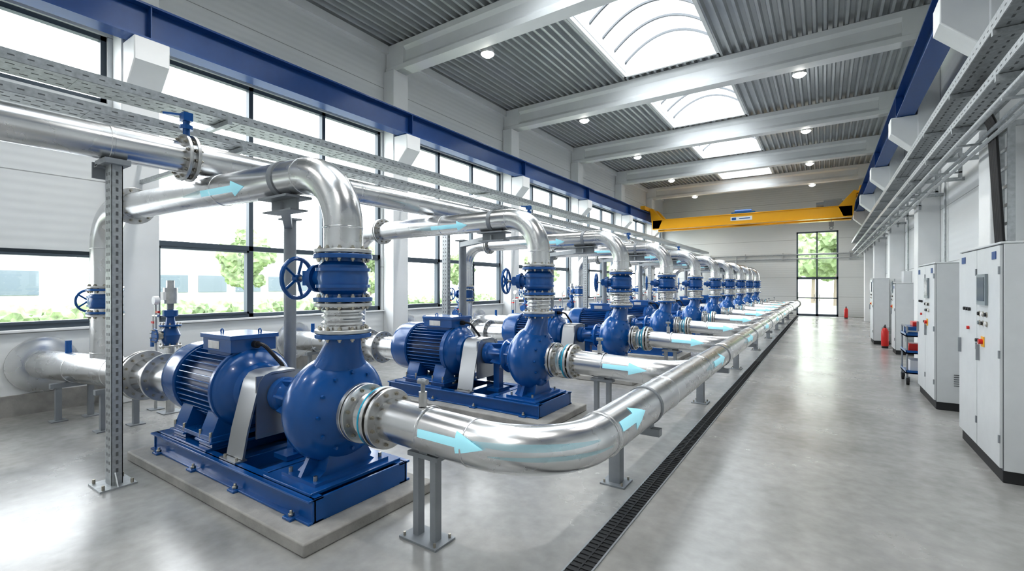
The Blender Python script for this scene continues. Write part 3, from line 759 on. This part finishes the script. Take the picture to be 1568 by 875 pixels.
# tool cart
e=empty("tool_cart",(1.42,11.0,0));mb=MB().use("grey_steel")
for x in (-.2,.2):
    for y in (-.32,.32): mb.cyl((x,y,.12),(x,y,1.02),.014,seg=10)
for x in (-.2,.2): mb.cyl((x,-.32,1.02),(x,.32,1.02),.014,seg=10)
mb.cyl((-.2,-.40,.95),(.2,-.40,.95),.014,seg=10)
mb.obj("frame",parent=e)
mb=MB().use("blue_paint")
for z in (.2,.55,.85): mb.box(-.22,.22,-.34,.34,z,z+.02);mb.box(-.22,-.21,-.34,.34,z,z+.06);mb.box(-.22,.22,-.34,-.33,z,z+.06)
mb.box(-.18,.18,-.28,.28,.87,1.02);mb.obj("shelves",parent=e)
mb=MB().use("red_paint");mb.box(-.17,.0,-.25,.0,.57,.72);mb.cyl((.08,.15,.57),(.08,.15,.75),.07);mb.use("label_white");mb.box(-.15,.15,-.2,.2,.22,.42);mb.use("red_paint");mb.box(-.1,.1,-.1,.2,1.02,1.1);mb.obj("tools",parent=e,bevel=.01)
mb=MB().use("black_rubber")
for x in (-.19,.19):
    for y in (-.3,.3): mb.cyl((x-.02,y,.06),(x+.02,y,.06),.06,seg=20);mb.use("grey_steel");mb.box(x-.03,x+.03,y-.015,y+.015,.06,.14);mb.use("black_rubber")
mb.obj("casters",parent=e)
mb=MB().use("red_paint");mb.revolve([(0,.07),(.02,.085),(.42,.085),(.48,.06),(.52,.03)],(0,0,.05),(0,0,1),24)
mb.use("black_rubber");mb.cyl((0,0,.57),(0,0,.61),.03);mb.obox((0,0,.63),(0,-.1,.65),.03,.02);mb.sweep(fillet([(0,.02,.6),(.0,.13,.58),(.0,.11,.25)],.05,5),.012,8)
mb.cyl((0,0,0),(0,0,.06),.075);fme=mb.mesh("fire_extinguisher")
inst(fme,"fire_extinguisher",(1.42,16.6,0));inst(fme,"fire_extinguisher",(1.38,19.0,0));inst(fme,"fire_extinguisher",(.98,30.2,0))
mb=MB().use("galvanised")
for z in (3.3,3.55): mb.cyl((XL+.4,YE-.1,z),(XR-.4,YE-.1,z),.035,seg=12)
for x in (-8,-6,-4,-2,1.2): mb.box(x-.02,x+.02,YE-.12,YE,3.2,3.65)
mb.cyl((-4.5,YE-.1,0),(-4.5,YE-.1,3.5),.03,seg=10);mb.obj("end_wall_conduits")
mb=MB().use("steel_flange");mb.cyl((0,0,0),(0,0,.92),.05);mb.flange((0,0,.92),(0,0,1),.13,.025,8,br=.011);mb.use("blue_paint")
mb.revolve([(0,.08),(.04,.09),(.14,.12),(.22,.09),(.26,.08)],(0,0,.93),(0,0,1),24);mb.flange((0,0,1.20),(0,0,1),.13,.025,8,"blue_paint",br=.011);mb.cyl((0,-.18,1.07),(0,.0,1.07),.06)
mb.flange((0,-.18,1.07),(0,1,0),.10,.02,8,"blue_paint",br=.009)
mb.use("blue_paint");mb.revolve([(0,.06),(.1,.05),(.12,.09),(.2,.09),(.21,.05)],(0,0,1.21),(0,0,1),24)
mb.use("grey_steel");mb.cyl((0,0,1.42),(0,0,1.50),.04);mb.use("steel_flange");mb.cyl((0,0,1.50),(0,0,1.72),.085);mb.cyl((0,0,1.72),(0,0,1.82),.05);mb.use("label_white");mb.box(-.05,.05,-.1,-.06,1.55,1.66)
mb.use("grey_steel");mb.box(-.12,.12,-.12,.12,0,.012);sv=mb.mesh("control_valve")
mb=MB().use("steel_flange");mb.cyl((0,0,0),(0,0,1.5),.018,seg=10);mb.cyl((-.09,0,1.32),(.09,0,1.32),.018,seg=10);mb.cyl((-.09,0,1.0),(-.09,0,1.34),.016,seg=10)
mb.use("red_paint");mb.box(-.13,-.05,-.015,.015,1.21,1.24);mb.box(.03,.11,-.015,.015,1.36,1.39);mb.use("blue_paint");mb.cyl((-.09,0,.88),(-.09,0,1.0),.035,seg=12)
mb.use("label_white");mb.cyl((0,-.03,1.54),(0,.03,1.54),.06,seg=20);mb.use("grey_steel");mb.box(-.08,.08,-.08,.08,0,.01);iv=mb.mesh("sampling_point")
for k in range(9):
    y=2.72+3.08*k;inst(sv,"control_valve",(-7.5,y,0));inst(iv,"sampling_point",(-7.85,y-.05,0))
# ------------------------------------------------------------------ exterior
mb=MB().use("grass");mb.box(-120,90,-60,160,-.6,-.25);mb.obj("lawn")
mb=MB().use("asphalt");mb.box(-24,-12,-50,120,-.25,-.22);mb.box(-11,12,33,45,-.25,-.21);mb.obj("service_road")
def building(x0,x1,y0,y1,h):
    mb=MB().use("ext_building");mb.box(x0,x1,y0,y1,-.25,h);mb.box(x0-.2,x1+.2,y0-.2,y1+.2,h,h+.3)
    mb.use("ext_glass");y=y0+1
    while y<y1-2: mb.box(x1,x1+.05,y,y+2.2,1.2,2.6);y+=3
    mb.obj("warehouse_building")
building(-52,-38,-14,8,4.2);building(-60,-44,14,40,5.0)
def tree(x,y,s,seed):
    random.seed(seed);mb=MB().use("bark");mb.cyl((0,0,-.25/s),(0,0,2.2),.13,.07,10)
    mb.use("leaves")
    for k in range(26):
        a=random.random()*6.28;h=random.random();rr=random.random()*1.5*math.sin(math.pi*(.15+.8*h));c=V((rr*math.cos(a),rr*math.sin(a),1.7+h*2.9));R0=.4+random.random()*.35
        bm=bmesh.new();bmesh.ops.create_icosphere(bm,subdivisions=3,radius=R0)
        vs=[c+v.co*(1+.5*(random.random()-.5)) for v in bm.verts]
        fs=[tuple(v.index for v in f.verts) for f in bm.faces];bm.free();mb.add(vs,fs)
    o=mb.obj("tree",(x,y,0),smooth=20);o.scale=(s,s,s)
for i,(x,y,s) in enumerate([(-34,2,.9),(-33,10,.75),(-36,18,1.2),(-33,27,1.0),(-30,36,1.1),(-28,48,1.2),(-25,62,1.5),(-36,-6,.9),(-3,52,1.5),(1,56,1.7),(5,50,1.2),(-7,58,1.5),(-1,64,1.9)]): tree(x,y,s,i)
mb=MB().use("leaves");random.seed(9)
for k in range(70):
    c=V((-29+random.random()*2,-14+k*.8,.2));bm=bmesh.new();bmesh.ops.create_icosphere(bm,subdivisions=3,radius=.7)
    vs=[c+v.co*(1+.4*(random.random()-.5)) for v in bm.verts];fs=[tuple(v.index for v in f.verts) for f in bm.faces];bm.free();mb.add(vs,fs)
mb.obj("hedge_row",smooth=20)
# ------------------------------------------------------------------ world, camera
w=bpy.data.worlds.new("sky");sc.world=w;w.use_nodes=True;nt=w.node_tree;bg=nt.nodes["Background"]
tc=nt.nodes.new("ShaderNodeTexCoord");sx=nt.nodes.new("ShaderNodeSeparateXYZ");nt.links.new(tc.outputs["Generated"],sx.inputs[0])
cr=nt.nodes.new("ShaderNodeValToRGB");cr.color_ramp.elements[0].position=0.0;cr.color_ramp.elements[0].color=(1,1,1,1);cr.color_ramp.elements[1].position=.8;cr.color_ramp.elements[1].color=(.92,.96,1,1)
nt.links.new(sx.outputs["Z"],cr.inputs[0]);nt.links.new(cr.outputs[0],bg.inputs[0]);bg.inputs[1].default_value=5.5
cam=bpy.data.cameras.new("camera");cam.sensor_width=36;cam.lens=36*713/1568;cam.clip_start=.05;cam.clip_end=400
co=bpy.data.objects.new("camera",cam);col.objects.link(co);co.location=(0,0,1.75);co.rotation_euler=(math.radians(90),0,math.radians(33.8))
sc.camera=co
sc.view_settings.view_transform='Standard';sc.view_settings.look='None';sc.view_settings.exposure=0.6;sc.view_settings.gamma=0.83
